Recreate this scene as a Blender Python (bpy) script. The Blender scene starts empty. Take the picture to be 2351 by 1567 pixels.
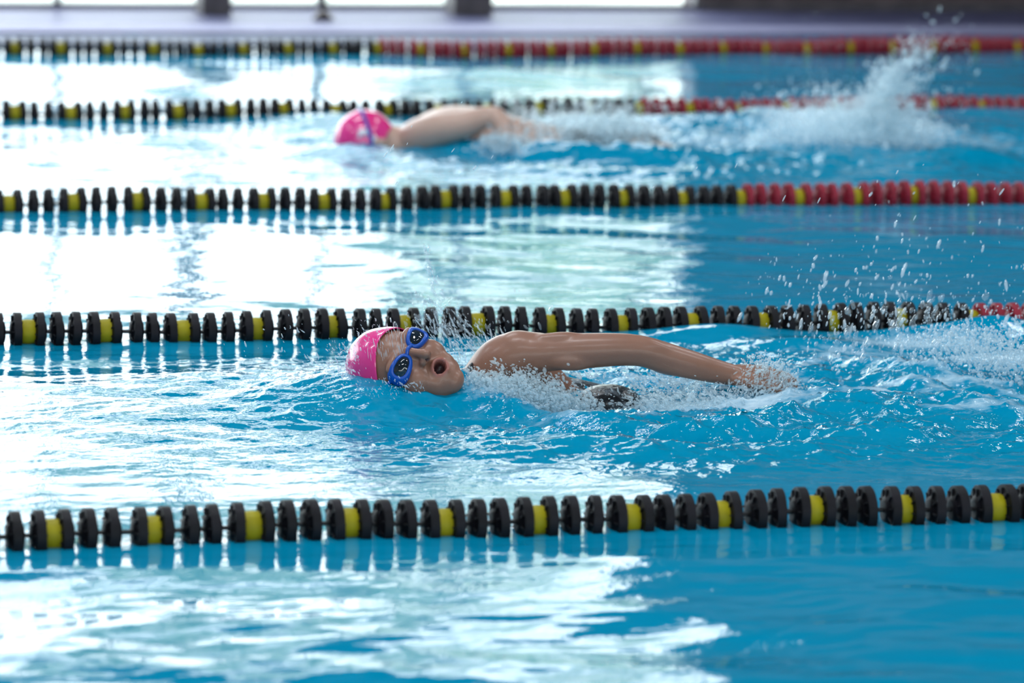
import bpy, bmesh, math, random
import numpy as np
from mathutils import Vector, Matrix

# ------------------------------------------------------------------ camera, world, light, exposure
S = bpy.context.scene
COL = S.collection
FPX, CX, CY = 10000.0, 1175.5, 783.5
YAW, TILT, ROLL, CAMH = 0.2453, 0.1609, 0.0241, 1.6582
cy, sy, ct, st, cr, sr = math.cos(YAW), math.sin(YAW), math.cos(TILT), math.sin(TILT), math.cos(ROLL), math.sin(ROLL)
r0 = np.array([cy, -sy, 0.0]); FWD = np.array([sy*ct, cy*ct, -st]); u0 = np.array([sy*st, cy*st, ct])
RGT = cr*r0 + sr*u0; UPV = -sr*r0 + cr*u0
CAM = np.array([0, 0, CAMH])
cam_d = bpy.data.cameras.new('camera'); cam = bpy.data.objects.new('camera', cam_d); COL.objects.link(cam)
M = Matrix(((RGT[0], UPV[0], -FWD[0], 0), (RGT[1], UPV[1], -FWD[1], 0), (RGT[2], UPV[2], -FWD[2], CAMH), (0, 0, 0, 1)))
cam.matrix_world = M
cam_d.sensor_width = 36.0; cam_d.lens = FPX/2351*36.0
cam_d.clip_start = .05; cam_d.clip_end = 300
cam_d.dof.use_dof = True; cam_d.dof.focus_distance = 9.35; cam_d.dof.aperture_fstop = 3.4
S.camera = cam
S.view_settings.view_transform = 'Standard'; S.view_settings.look = 'None'
S.view_settings.gamma = 1; S.view_settings.use_curve_mapping = False
S.view_settings.exposure = 0.0
S.render.engine = 'CYCLES'
S.cycles.use_denoising = True
S.cycles.max_bounces = 8; S.cycles.transparent_max_bounces = 48
S.cycles.diffuse_bounces = 3; S.cycles.glossy_bounces = 4
S.cycles.caustics_reflective = False; S.cycles.caustics_refractive = False
S.cycles.sample_clamp_indirect = 6

SKY = 7.0
w = bpy.data.worlds.new('overcast_sky'); S.world = w; w.use_nodes = True
wn = w.node_tree.nodes; wl = w.node_tree.links
bg = wn['Background']; bg.inputs['Strength'].default_value = SKY
tc = wn.new('ShaderNodeTexCoord'); sp = wn.new('ShaderNodeSeparateXYZ'); rp = wn.new('ShaderNodeValToRGB')
wl.new(tc.outputs['Generated'], sp.inputs[0]); wl.new(sp.outputs['Z'], rp.inputs[0]); wl.new(rp.outputs[0], bg.inputs[0])
rp.color_ramp.elements[0].position = 0.0; rp.color_ramp.elements[0].color = (.86, .90, .92, 1)
rp.color_ramp.elements[1].position = .5; rp.color_ramp.elements[1].color = (.88, .92, 1, 1)

def area(name, loc, rot, sx, sy_, power, colr=(1, 1, 1), portal=False):
    l = bpy.data.lights.new(name, 'AREA'); l.shape = 'RECTANGLE'; l.size = sx; l.size_y = sy_; l.energy = power; l.color = colr
    if portal: l.cycles.is_portal = True
    o = bpy.data.objects.new(name, l); COL.objects.link(o); o.location = loc; o.rotation_euler = rot
    return o
WALLY = 18.75; CEIL = 5.6; WTOP = 4.3
# window openings let the sky in (portals guide the sampling of the real sky light)
area('window_light', (-1.1, WALLY-.1, 2.45), (math.radians(-90), 0, 0), 12.0, 4.8, 1, portal=True)
area('window_light', (3.0, -3.9, 1.5), (math.radians(90), 0, 0), 20.0, 1.8, 1, portal=True)  # portal for the added near window, fill from behind the camera
# fluorescent battens under the ceiling
LAMPS = [(-4.5, 8.4), (1.5, 8.4), (7.5, 8.4), (-4.5, 13.2), (1.5, 13.2), (7.5, 13.2), (-4.5, 3.4), (1.5, 3.4), (7.5, 3.4)]
for lx, ly in LAMPS:
    area('ceiling_lamp_light', (lx, ly, CEIL-.17), (0, 0, 0), 2.4, .5, 112, (.93, .96, 1))

# ------------------------------------------------------------------ helpers
rng = np.random.default_rng(7); random.seed(7)
def ray(px, py):
    a = px-CX; b = py-CY
    return FWD*FPX + RGT*a - UPV*b
def at(px, py, Z=0.0):
    d = ray(px, py); t = (Z-CAMH)/d[2]; return CAM + d*t
def bp(px, py, Y):
    d = ray(px, py); t = Y/d[1]; return CAM + d*t

def new_mesh(name, v, f, mats=(), smooth=True):
    me = bpy.data.meshes.new(name)
    me.from_pydata([tuple(map(float, p)) for p in v], [], [tuple(map(int, q)) for q in f]); me.update()
    for m in mats: me.materials.append(m)
    if smooth: me.polygons.foreach_set('use_smooth', [True]*len(me.polygons))
    return me
def fast_mesh(name, v, f, mats=(), smooth=True):
    v = np.asarray(v, np.float32); f = np.asarray(f, np.int32); n = f.shape[1]
    me = bpy.data.meshes.new(name); me.vertices.add(len(v)); me.vertices.foreach_set('co', v.ravel())
    me.loops.add(f.size); me.loops.foreach_set('vertex_index', f.ravel())
    me.polygons.add(len(f)); me.polygons.foreach_set('loop_start', np.arange(len(f), dtype=np.int32)*n)
    me.polygons.foreach_set('loop_total', np.full(len(f), n, np.int32))
    me.polygons.foreach_set('use_smooth', np.full(len(f), smooth)); me.update(calc_edges=True); me.validate()
    for m in mats: me.materials.append(m)
    return me
def link(name, me, parent=None, loc=None, **tags):
    o = bpy.data.objects.new(name, me); COL.objects.link(o)
    if parent is not None: o.parent = parent
    if loc is not None: o.location = loc
    for k, v in tags.items(): o[k] = v
    return o
def empty(name, loc, label, category, group=None):
    o = bpy.data.objects.new(name, None); COL.objects.link(o); o.location = loc
    o['label'] = label; o['category'] = category
    if group: o['group'] = group
    return o
def box(v0, v1):
    x0, y0, z0 = v0; x1, y1, z1 = v1
    v = [(x0,y0,z0),(x1,y0,z0),(x1,y1,z0),(x0,y1,z0),(x0,y0,z1),(x1,y0,z1),(x1,y1,z1),(x0,y1,z1)]
    f = [(0,3,2,1),(4,5,6,7),(0,1,5,4),(1,2,6,5),(2,3,7,6),(3,0,4,7)]
    return v, f
class MB:
    def __init__(s): s.v = []; s.f = []
    def add(s, vf):
        n = len(s.v); s.v += list(vf[0]); s.f += [tuple(i+n for i in q) for q in vf[1]]; return s
    def box(s, a, b): return s.add(box(a, b))
    def mesh(s, name, mats, smooth=False): return new_mesh(name, s.v, s.f, mats, smooth)
def revolve(profile, n=32, axis='X'):
    v = []; f = []
    for (r, a) in profile:
        for k in range(n):
            t = 2*math.pi*k/n
            v.append((a, r*math.cos(t), r*math.sin(t)) if axis == 'X' else (r*math.cos(t), r*math.sin(t), a))
    m = len(profile)
    for i in range(m-1):
        for k in range(n):
            k2 = (k+1) % n
            f.append((i*n+k, i*n+k2, (i+1)*n+k2, (i+1)*n+k))
    f.append(tuple(range(n))[::-1]); f.append(tuple((m-1)*n+k for k in range(n)))
    return v, f
def frame_of(d):
    d = np.array(d, float); d /= np.linalg.norm(d)
    a = np.array([0, 0, 1.0]) if abs(d[2]) < .9 else np.array([0, 1.0, 0])
    x = np.cross(a, d); x /= np.linalg.norm(x); y = np.cross(d, x)
    return x, y, d
def tube(pts, rad, n=20, sub=5, flat=None, side=None):
    """lofted closed tube through pts with radii, catmull-rom; flat = (ratio) squashes along `side`."""
    P = np.array(pts, float); R = np.array(rad, float)
    if len(P) > 2 and sub > 1:
        Q = np.vstack([2*P[0]-P[1], P, 2*P[-1]-P[-2]]); RR = np.concatenate([[R[0]], R, [R[-1]]])
        o = []; orr = []
        for i in range(1, len(Q)-2):
            for t in np.linspace(0, 1, sub, endpoint=False):
                f_ = lambda A: .5*((2*A[i])+(-A[i-1]+A[i+1])*t+(2*A[i-1]-5*A[i]+4*A[i+1]-A[i+2])*t*t+(-A[i-1]+3*A[i]-3*A[i+1]+A[i+2])*t**3)
                o.append(f_(Q)); orr.append(f_(RR))
        o.append(P[-1]); orr.append(R[-1]); P = np.array(o); R = np.array(orr)
    T = np.gradient(P, axis=0); T /= np.linalg.norm(T, axis=1)[:, None]
    # round caps
    L = []
    r_ = R[0]
    for a in (80, 55, 28): L.append((P[0]-T[0]*r_*math.sin(math.radians(a)), r_*math.cos(math.radians(a)), T[0]))
    for p_, r2, t_ in zip(P, R, T): L.append((p_, r2, t_))
    r_ = R[-1]
    for a in (28, 55, 80): L.append((P[-1]+T[-1]*r_*math.sin(math.radians(a)), r_*math.cos(math.radians(a)), T[-1]))
    v = []; f = []
    s0 = np.array(side if side is not None else frame_of(T[0])[0], float)
    for (p_, r2, t_) in L:
        x = s0 - t_*np.dot(s0, t_); x /= np.linalg.norm(x); y = np.cross(t_, x)
        fl = flat if flat else 1.0
        for k in range(n):
            a = 2*math.pi*k/n
            v.append(p_ + x*r2*fl*math.cos(a) + y*r2*math.sin(a))
    for i in range(len(L)-1):
        for k in range(n):
            k2 = (k+1) % n; f.append((i*n+k, i*n+k2, (i+1)*n+k2, (i+1)*n+k))
    f.append(tuple(range(n))[::-1]); f.append(tuple((len(L)-1)*n+k for k in range(n)))
    return v, f
def ico(sub):
    bm = bmesh.new(); bmesh.ops.create_icosphere(bm, subdivisions=sub, radius=1.0)
    v = np.array([q.co[:] for q in bm.verts]); f = np.array([[q.index for q in p.verts] for p in bm.faces]); bm.free()
    return v, f
ICO1 = ico(1); ICO2 = ico(2); ICO3 = ico(3); ICO5 = ico(5)
def ellipsoid(c, r, basis=None, src=None):
    v, f = src or ICO3
    v = v*np.array(r)
    if basis is not None: v = v @ np.array(basis)
    return [tuple(p) for p in v+np.array(c)], [tuple(q) for q in f]

# gradient noise, vectorised
_perm = rng.permutation(256); _perm = np.concatenate([_perm, _perm]); _ang = rng.random(256)*2*np.pi
_gx, _gy = np.cos(_ang), np.sin(_ang)
def noise2(x, y):
    xi = np.floor(x).astype(int); yi = np.floor(y).astype(int); xf = x-xi; yf = y-yi
    u = xf*xf*xf*(xf*(xf*6-15)+10); v = yf*yf*yf*(yf*(yf*6-15)+10)
    def g(ix, iy, dx, dy):
        h = _perm[(_perm[ix & 255]+iy) & 255]; return _gx[h]*dx+_gy[h]*dy
    a = g(xi, yi, xf, yf); b = g(xi+1, yi, xf-1, yf); c = g(xi, yi+1, xf, yf-1); d = g(xi+1, yi+1, xf-1, yf-1)
    return ((a*(1-u)+b*u)*(1-v)+(c*(1-u)+d*u)*v)*1.4
def fbm(x, y, o=4, g=.5):
    s = 0; a = 1
    for k in range(o):
        s = s+a*noise2(x*2**k+17.3*k, y*2**k-9.1*k); a *= g
    return s

# ------------------------------------------------------------------ materials
def mat(name, color=(.5, .5, .5), rough=.5, metal=0, spec=.5, **kw):
    m = bpy.data.materials.new(name); m.use_nodes = True; b = m.node_tree.nodes['Principled BSDF']
    b.inputs['Base Color'].default_value = (*color, 1); b.inputs['Roughness'].default_value = rough
    b.inputs['Metallic'].default_value = metal; b.inputs['Specular IOR Level'].default_value = spec
    for k, v in kw.items(): b.inputs[k.replace('_', ' ')].default_value = v
    return m
def noisy(m, c1, c2, scale=8, detail=3, bump=0, bscale=60, pos=(.35, .65), coord='Object', stretch=(1, 1, 1)):
    nt = m.node_tree; n = nt.nodes; l = nt.links; b = n['Principled BSDF']
    t = n.new('ShaderNodeTexCoord'); mp = n.new('ShaderNodeMapping'); mp.inputs['Scale'].default_value = stretch
    l.new(t.outputs[coord], mp.inputs[0])
    x = n.new('ShaderNodeTexNoise'); x.inputs['Scale'].default_value = scale; x.inputs['Detail'].default_value = detail
    r = n.new('ShaderNodeValToRGB'); r.color_ramp.elements[0].color = (*c1, 1); r.color_ramp.elements[1].color = (*c2, 1)
    r.color_ramp.elements[0].position, r.color_ramp.elements[1].position = pos
    l.new(mp.outputs[0], x.inputs[0]); l.new(x.outputs[0], r.inputs[0]); l.new(r.outputs[0], b.inputs['Base Color'])
    if bump:
        y = n.new('ShaderNodeTexNoise'); y.inputs['Scale'].default_value = bscale; l.new(mp.outputs[0], y.inputs[0])
        q = n.new('ShaderNodeBump'); q.inputs['Strength'].default_value = bump; q.inputs['Distance'].default_value = .01
        l.new(y.outputs[0], q.inputs['Height']); l.new(q.outputs[0], b.inputs['Normal'])
    return m
m_black = noisy(mat('black_plastic', rough=.55, spec=.22), (.004, .004, .006), (.009, .008, .012), 30, 3)
m_red = noisy(mat('red_plastic', rough=.5, spec=.25), (.24, .010, .026), (.31, .018, .038), 30, 3)
m_yel = noisy(mat('yellow_plastic', rough=.5, spec=.25), (.34, .29, .004), (.42, .36, .007), 20, 3)
m_cable = mat('cable', (.01, .01, .012), .4)
m_deck = noisy(mat('deck_tile', rough=.5, spec=.25), (.075, .080, .16), (.10, .105, .20), 6, 3)
m_cope = noisy(mat('coping', rough=.6, spec=.2), (.22, .22, .35), (.27, .27, .41), 12, 3)
m_grate = noisy(mat('gutter_grate', rough=.5), (.10, .13, .17), (.16, .19, .24), 30, 3)
m_tile = noisy(mat('pool_tile', rough=.5, spec=.2), (.035, .055, .12), (.06, .09, .19), 8, 2)
m_basin = noisy(mat('pool_plaster', rough=.6), (.10, .52, .68), (.14, .58, .72), 2, 2)
m_wall = noisy(mat('brown_brick', rough=.75), (.07, .048, .052), (.13, .09, .09), 10, 4, .3)
m_ceil = noisy(mat('ceiling_panel', rough=.8), (.16, .17, .18), (.22, .23, .24), 2, 2)
m_white = noisy(mat('painted_wall', rough=.7), (.34, .35, .37), (.42, .43, .45), 3, 2)
m_frame = mat('window_frame', (.10, .10, .12), .4, .3)
m_dark = noisy(mat('dark_stone', rough=.5), (.05, .045, .055), (.085, .075, .085), 14, 3)
m_metal = mat('post_metal', (.06, .05, .05), .3, .6)
m_grass = noisy(mat('patio', rough=.9), (.50, .54, .48), (.62, .64, .58), 3, 4)
m_leaf = noisy(mat('leaves', rough=.8), (.07, .15, .06), (.56, .70, .48), 1.6, 5)
m_bark = noisy(mat('bark', rough=.9), (.03, .022, .018), (.07, .05, .04), 12, 3)
m_band = noisy(mat('grey_panel', rough=.6), (.26, .22, .25), (.36, .31, .35), 4, 3)
m_lamp = mat('lamp_housing', (.8, .8, .8), .5)

def glass_mat():
    m = bpy.data.materials.new('window_glass'); m.use_nodes = True; n = m.node_tree.nodes; l = m.node_tree.links; n.clear()
    o = n.new('ShaderNodeOutputMaterial'); mx = n.new('ShaderNodeMixShader'); t = n.new('ShaderNodeBsdfTransparent'); g = n.new('ShaderNodeBsdfGlossy')
    g.inputs['Roughness'].default_value = .02; t.inputs[0].default_value = (.95, .98, .97, 1); mx.inputs[0].default_value = .05
    l.new(t.outputs[0], mx.inputs[1]); l.new(g.outputs[0], mx.inputs[2]); l.new(mx.outputs[0], o.inputs[0]); return m
m_glass = glass_mat()

def water_mat():
    m = bpy.data.materials.new('pool_water'); m.use_nodes = True; n = m.node_tree.nodes; l = m.node_tree.links; n.clear()
    N = lambda t, **k: n.new(t)
    out = N('ShaderNodeOutputMaterial')
    geo = N('ShaderNodeNewGeometry')
    mp = N('ShaderNodeMapping'); mp.inputs['Scale'].default_value = (1, 1, 1); l.new(geo.outputs['Position'], mp.inputs[0])
    nz = N('ShaderNodeTexNoise'); nz.inputs['Scale'].default_value = 26; nz.inputs['Detail'].default_value = 4; l.new(mp.outputs[0], nz.inputs[0])
    ch = N('ShaderNodeAttribute'); ch.attribute_name = 'chop'
    bstr = N('ShaderNodeMath'); bstr.operation = 'MULTIPLY'; bstr.inputs[1].default_value = 1.0; l.new(ch.outputs['Fac'], bstr.inputs[0])
    bp_ = N('ShaderNodeBump'); bp_.inputs['Distance'].default_value = .008; l.new(bstr.outputs[0], bp_.inputs['Strength']); l.new(nz.outputs[0], bp_.inputs['Height'])
    fr = N('ShaderNodeFresnel'); fr.inputs['IOR'].default_value = 1.33; l.new(bp_.outputs[0], fr.inputs['Normal'])
    gl = N('ShaderNodeBsdfGlossy'); gl.inputs['Roughness'].default_value = .03; l.new(bp_.outputs[0], gl.inputs['Normal'])
    tr = N('ShaderNodeBsdfTransparent'); tr.inputs[0].default_value = (.35, .86, .95, 1)
    df = N('ShaderNodeBsdfDiffuse'); df.inputs[0].default_value = (.0, .33, .57, 1)
    body = N('ShaderNodeMixShader'); body.inputs[0].default_value = .8; l.new(tr.outputs[0], body.inputs[1]); l.new(df.outputs[0], body.inputs[2])
    wat = N('ShaderNodeMixShader'); l.new(fr.outputs[0], wat.inputs[0]); l.new(body.outputs[0], wat.inputs[1]); l.new(gl.outputs[0], wat.inputs[2])
    # foam: aerated water, its own whitish colour
    fo = N('ShaderNodeAttribute'); fo.attribute_name = 'foam'
    fn = N('ShaderNodeTexNoise'); fn.inputs['Scale'].default_value = 60; fn.inputs['Detail'].default_value = 6; fn.inputs['Roughness'].default_value = .65
    fm = N('ShaderNodeMapping'); fm.inputs['Scale'].default_value = (.45, .8, 1); l.new(geo.outputs['Position'], fm.inputs[0]); l.new(fm.outputs[0], fn.inputs[0])
    ad = N('ShaderNodeMath'); ad.operation = 'ADD'; l.new(fo.outputs['Fac'], ad.inputs[0]); l.new(fn.outputs[0], ad.inputs[1])
    rr = N('ShaderNodeMapRange'); rr.inputs['From Min'].default_value = .72; rr.inputs['From Max'].default_value = 1.35; rr.inputs['To Max'].default_value = .85; l.new(ad.outputs[0], rr.inputs[0])
    fd = N('ShaderNodeBsdfDiffuse'); fd.inputs[0].default_value = (.70, .86, .95, 1)
    fx = N('ShaderNodeMixShader'); l.new(rr.outputs[0], fx.inputs[0]); l.new(wat.outputs[0], fx.inputs[1]); l.new(fd.outputs[0], fx.inputs[2])
    l.new(fx.outputs[0], out.inputs[0]); return m
m_water = water_mat()
def drop_mat(name, white, tint, ior=1.33):
    m = bpy.data.materials.new(name); m.use_nodes = True; n = m.node_tree.nodes; l = m.node_tree.links; n.clear()
    out = n.new('ShaderNodeOutputMaterial'); t = n.new('ShaderNodeBsdfTransparent'); t.inputs[0].default_value = (*tint, 1)
    d = n.new('ShaderNodeBsdfDiffuse'); d.inputs[0].default_value = (.86, .94, .98, 1)
    tl = n.new('ShaderNodeBsdfTranslucent'); tl.inputs[0].default_value = (.9, .97, 1, 1)
    dd = n.new('ShaderNodeMixShader'); dd.inputs[0].default_value = .5; l.new(d.outputs[0], dd.inputs[1]); l.new(tl.outputs[0], dd.inputs[2])
    g = n.new('ShaderNodeBsdfGlossy'); g.inputs['Roughness'].default_value = .05
    fr = n.new('ShaderNodeFresnel'); fr.inputs['IOR'].default_value = ior
    a = n.new('ShaderNodeMixShader'); a.inputs[0].default_value = white; l.new(t.outputs[0], a.inputs[1]); l.new(dd.outputs[0], a.inputs[2])
    gg = n.new('ShaderNodeNewGeometry'); mm = n.new('ShaderNodeMath'); mm.operation = 'SUBTRACT'; mm.inputs[0].default_value = 1; l.new(gg.outputs['Backfacing'], mm.inputs[1])
    m2 = n.new('ShaderNodeMath'); m2.operation = 'MULTIPLY'; l.new(mm.outputs[0], m2.inputs[0]); l.new(fr.outputs[0], m2.inputs[1])
    b = n.new('ShaderNodeMixShader'); l.new(m2.outputs[0], b.inputs[0]); l.new(a.outputs[0], b.inputs[1]); l.new(g.outputs[0], b.inputs[2])
    l.new(b.outputs[0], out.inputs[0]); return m
m_drop = drop_mat('droplet_water', .35, (.96, .98, 1))
m_froth = drop_mat('frothy_water', .34, (.93, .985, 1), 1.2)
m_sheet = drop_mat('splash_sheet', .10, (.97, .99, 1), 1.33)

# ------------------------------------------------------------------ the hall
PE = 17.62       # far pool edge
NE = -1.2        # near pool edge
XL, XR = -9.0, 16.0
def struct(name, me, label=None, **k):
    o = link(name, me); o['kind'] = 'structure'
    if label: o['label'] = label
    return o
mb = MB().box((XL, PE+.34, -.12), (XR, WALLY+.3, .012))
struct('floor', mb.mesh('floor', [m_deck]), 'lavender grey tiled deck along the far side of the pool')
mb = MB().box((XL, -4.0, -.12), (XR, NE, .012)); struct('floor', mb.mesh('floor_near', [m_deck]), 'tiled deck on the near side of the pool')
mb = MB().box((XL, PE, -.10), (XR, PE+.30, .02)); struct('trim_4', MB().box((XL, PE-.46, -.05), (XR, PE, .008)).mesh('gutter', [m_tile]), 'dark periwinkle tiled gutter, widened to darken the far water edge')  # gutter widened to darken the strip where water mirrors bright windows
struct('trim_1', mb.mesh('trim', [m_cope]), 'pale lavender coping strip along the far pool edge')
mb = MB()
mb.box((XL, PE+.30, -.12), (XR, PE+.34, .004))
struct('trim_2', mb.mesh('trim2', [m_grate]), 'thin dark drain line behind the coping')
mb = MB().box((XL, PE, -1.5), (XR, PE+.2, -.10)); struct('wall_pool_far', mb.mesh('wp', [m_tile]))
mb = MB().box((XL, NE-.2, -1.5), (XR, NE, -.12)); struct('wall_pool_near', mb.mesh('wp2', [m_tile]))
mb = MB().box((XL, NE-.2, -1.6), (XR, PE+.2, -1.5)); struct('floor_pool', mb.mesh('basin', [m_basin]), 'pale blue pool bottom')
mb = MB().box((XL, -4.2, CEIL), (XR, WALLY+.3, CEIL+.2)); struct('ceiling', mb.mesh('ceiling', [m_ceil]))
mb = MB().box((XL-.2, -4.2, -1.6), (XL, WALLY+.3, CEIL)); struct('wall_left', mb.mesh('wall_left', [m_white]))
mb = MB().box((XR, -4.2, -1.6), (XR+.2, WALLY+.3, CEIL)); struct('wall_right', mb.mesh('wall_right', [m_white]))
# near wall; long unseen window band added to give front fill light
mb = MB().box((XL, -4.2, -.1), (XR, -4.0, .6)).box((XL, -4.2, 2.4), (XR, -4.0, CEIL)).box((XL, -4.2, .6), (-7, -4.0, 4.0)).box((13, -4.2, .6), (XR, -4.0, 4.0))
struct('wall_near', mb.mesh('wall_near', [m_white]))
# far wall: dark brick to the right, glazing to the left
def wx(px): return bp(px, 30, WALLY)[0]
GX1 = wx(1602)
mb = MB().box((GX1, WALLY, .0), (XR, WALLY+.25, CEIL)).box((XL, WALLY, WTOP), (GX1, WALLY+.25, CEIL))
struct('wall_far', mb.mesh('wall_far', [m_wall]), 'dark brown wall at the right behind the pool')
struct('trim_3', MB().box((GX1+.1, WALLY-.02, 2.15), (XR, WALLY, 3.0)).mesh('band', [m_band]), 'grey panel band along the dark wall')
struct('trim_5', MB().box((GX1+.1, WALLY-.02, 1.0), (XR, WALLY, 1.16)).mesh('band', [m_band]), 'narrow grey rail along the dark wall')
mb = MB().box((GX1, WALLY-.025, .012), (XR, WALLY, .055)); struct('baseboard_far', mb.mesh('bb', [m_dark]))
# glazing bays
bays = [-6.2, -4.4, -2.6, -.9, wx(134), wx(302), wx(455), wx(745), wx(1028), wx(1330), GX1]
bays = [-7.0, -5.2, -3.4, -1.6, wx(-180), wx(134), wx(740), wx(1075), GX1]
for i in range(len(bays)-1):
    a, b = bays[i], bays[i+1]
    e = bpy.data.objects.new('window_%d' % (i+1), None); COL.objects.link(e); e['kind'] = 'structure'; e.location = (a, WALLY, 0)
    t = .012; mb = MB(); W = b-a
    mb.box((0, 0, .0), (t, .08, WTOP)).box((W-t, 0, 0), (W, .08, WTOP)).box((t, 0, 0), (W-t, .08, .035)).box((t, 0, WTOP-.06), (W-t, .08, WTOP)).box((t, 0, 2.2), (W-t, .07, 2.24))
    link('window_frame', mb.mesh('window_frame', [m_frame]), e)
    link('pane', MB().box((t, .035, .035), (W-t, .043, WTOP-.06)).mesh('pane', [m_glass]), e)
# added window behind the camera, lets in the front fill
e = bpy.data.objects.new('window_20', None); COL.objects.link(e); e['kind'] = 'structure'; e.location = (-7, -4.1, 0)
mb = MB()
for k in range(11): mb.box((k*1.99, -.04, .6), (k*1.99+.06, .04, 2.4))
link('window_frame', mb.mesh('window_frame', [m_frame]), e)
link('pane', MB().box((.06, -.004, .6), (19.9, .004, 2.4)).mesh('pane', [m_glass]), e)
# outside: lawn and trees
mb = MB().box((-60, WALLY+.3, -.25), (70, 120, -.1)); struct('ground', mb.mesh('ground', [m_grass]), 'pale bright terrace outside the windows')
mb = MB().box((-60, -60, -.25), (70, -4.2, -.1)); struct('ground', mb.mesh('ground2', [m_grass]), 'pale terrace behind the camera side of the hall')
def tree(x, y, hgt, cw, seed, label, zc=None, zh=None):
    rg = np.random.default_rng(seed)
    t = empty('tree', (x, y, -.1), label, 'tree', 'trees outside the windows')
    v, f = tube([(0, 0, 0), (.05, 0, hgt*.4), (.0, .05, hgt*.75)], [.14, .11, .05], 10, 4)
    link('trunk', new_mesh('trunk', v, f, [m_bark]), t)
    for q in range(7):      # boughs reaching into the crown
        a = q*2.4+seed; z0 = (zc or hgt*.66)-(zh or hgt*.38)*(.8-.18*q); e_ = np.array([math.cos(a)*cw*.8, math.sin(a)*cw*.8, (zh or hgt*.38)*.55])
        v, f = tube([(0, .03, z0), tuple(e_*.5+np.array([0, 0, z0-.1])), tuple(e_+np.array([0, 0, z0]))], [.07, .045, .02], 8, 4); link('branch', new_mesh('branch', v, f, [m_bark]), t)
    # leaf clumps: many small leaf blades spread in a crown
    n = 1700; c = rg.normal(size=(n, 3)); c /= np.linalg.norm(c, axis=1)[:, None]; c *= (rg.random(n)**.4)[:, None]
    lump = 1+.35*np.sin(c[:, 0]*5+seed)*np.cos(c[:, 2]*6)
    c = c*lump[:, None]*np.array([cw, cw, zh or hgt*.38])+np.array([0, 0, zc or hgt*.66])
    d1 = rg.normal(size=(n, 3)); d1 /= np.linalg.norm(d1, axis=1)[:, None]; d2 = np.cross(d1, rg.normal(size=(n, 3))); d2 /= np.linalg.norm(d2, axis=1)[:, None]
    s = .17
    v = np.stack([c+d1*s, c+d2*s*.5, c-d1*s, c-d2*s*.5], 1).reshape(-1, 3); f = np.arange(4*n).reshape(-1, 4)
    link('foliage', fast_mesh('foliage', v, f, [m_leaf], False), t)
def wy(px, Y): return bp(px, 30, Y)[0]
tree(wy(430, 38), 38, 10, 1.9, 3, 'tall leafy tree outside the window left of the thin post', 8.3, 2.2)
tree(wy(960, 43), 43, 11, 1.9, 11, 'tall leafy tree outside the window right of the thin post', 9.4, 2.2)
tree(wy(1480, 40), 40, 8, 2.4, 5, 'broad tree outside the windows nearest the brown wall')
tree(wy(1150, 56), 56, 8, 2.0, 8, 'farthest tree outside the windows, beyond the right dark block')

# ceiling lamps (their area lights are made above)
for i, (lx, ly) in enumerate(LAMPS):
    e = bpy.data.objects.new('ceiling_light', None); COL.objects.link(e); e.location = (lx, ly, CEIL)
    e['label'] = 'long white fluorescent lamp fixed under the pool hall ceiling'; e['category'] = 'ceiling light'; e['group'] = 'fluorescent lamps under the ceiling'
    link('housing', MB().box((-1.25, -.28, -.15), (1.25, .28, 0)).mesh('housing', [m_lamp]), e)

# low things on the far deck
def deck_block(px0, px1, Y, h, label, cat, name):
    a = bp(px0, 40, Y)[0]; b = bp(px1, 40, Y)[0]
    t = empty(name, ((a+b)/2, Y, .012), label, cat); W = (b-a)/2
    link('body', MB().box((-W, -.10, .0), (W, .10, h*.82)).mesh('b', [m_dark]), t)
    link('top', MB().box((-W-.012, -.115, h*.82), (W+.012, .115, h)).mesh('b', [m_dark]), t)
deck_block(455, 522, 18.55, .30, 'low dark grey block standing on the far deck left of the thin post', 'block', 'concrete_block')
deck_block(1030, 1118, 18.55, .30, 'dark low block on the far deck right of the thin post', 'block', 'concrete_block')
t = empty('deck_post', tuple(bp(742, 46, 18.25)*np.array([1, 1, 0])+np.array([0, 0, .012])), 'thin dark metal post on a round foot on the far deck', 'post')
v, f = revolve([(.045, 0), (.045, .012), (.028, .03), (.016, .04)], 24, 'Z'); link('foot', new_mesh('foot', v, f, [m_metal]), t)
v, f = revolve([(.012, .03), (.012, .62), (.018, .63), (.018, .65)], 16, 'Z'); link('pole', new_mesh('pole', v, f, [m_metal]), t)

# ------------------------------------------------------------------ lane ropes
AXZ = 0.018
YEL = [
 [(120,1226),(350,1219),(577,1212),(799,1205),(1018,1199),(1230,1192),(1444.5,1187),(1654,1182),(1864.6,1177),(2072,1172),(2282,1168)],
 [(64,762),(242.5,759),(418.6,757),(587,755),(760.6,753),(926.5,752),(1095,750),(1261,749),(1424,747),(1585,744),(1746,742),(1906.5,741),(2062,740),(2228,738)],
 [(19,469),(167.4,468),(314,467),(460.5,466),(602,465),(743,464),(882,463),(1020,462),(1158,461),(1293,460),(1428,459),(1562,457),(1696,456),(1830,455),(1961.6,454),(2094,453),(2226.5,452)],
 [(33,260),(161,260),(286,259),(407,259),(528,258),(648,257),(766,257),(886,257),(1001,256),(1117,256),(1232.7,256),(1350,255),(1465,255),(1580,254),(1691,253),(1802,252),(1915,251),(2027,250),(2139,250),(2248.5,249)],
 [(33,115),(139,115),(245,115),(351,115),(454,116),(557.5,116),(659.5,116),(760.6,116),(862.7,116),(962,116),(1063,116),(1164,116),(1262,116),(1361,116),(1459,115),(1557,115),(1655,114),(1752,113),(1848,113),(1946,112),(2042,111),(2137,111),(2233,110),(2330,109)]]
REDFROM = [99, 13, 12, 12, 8]      # discs right of this yellow float are red
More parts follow.
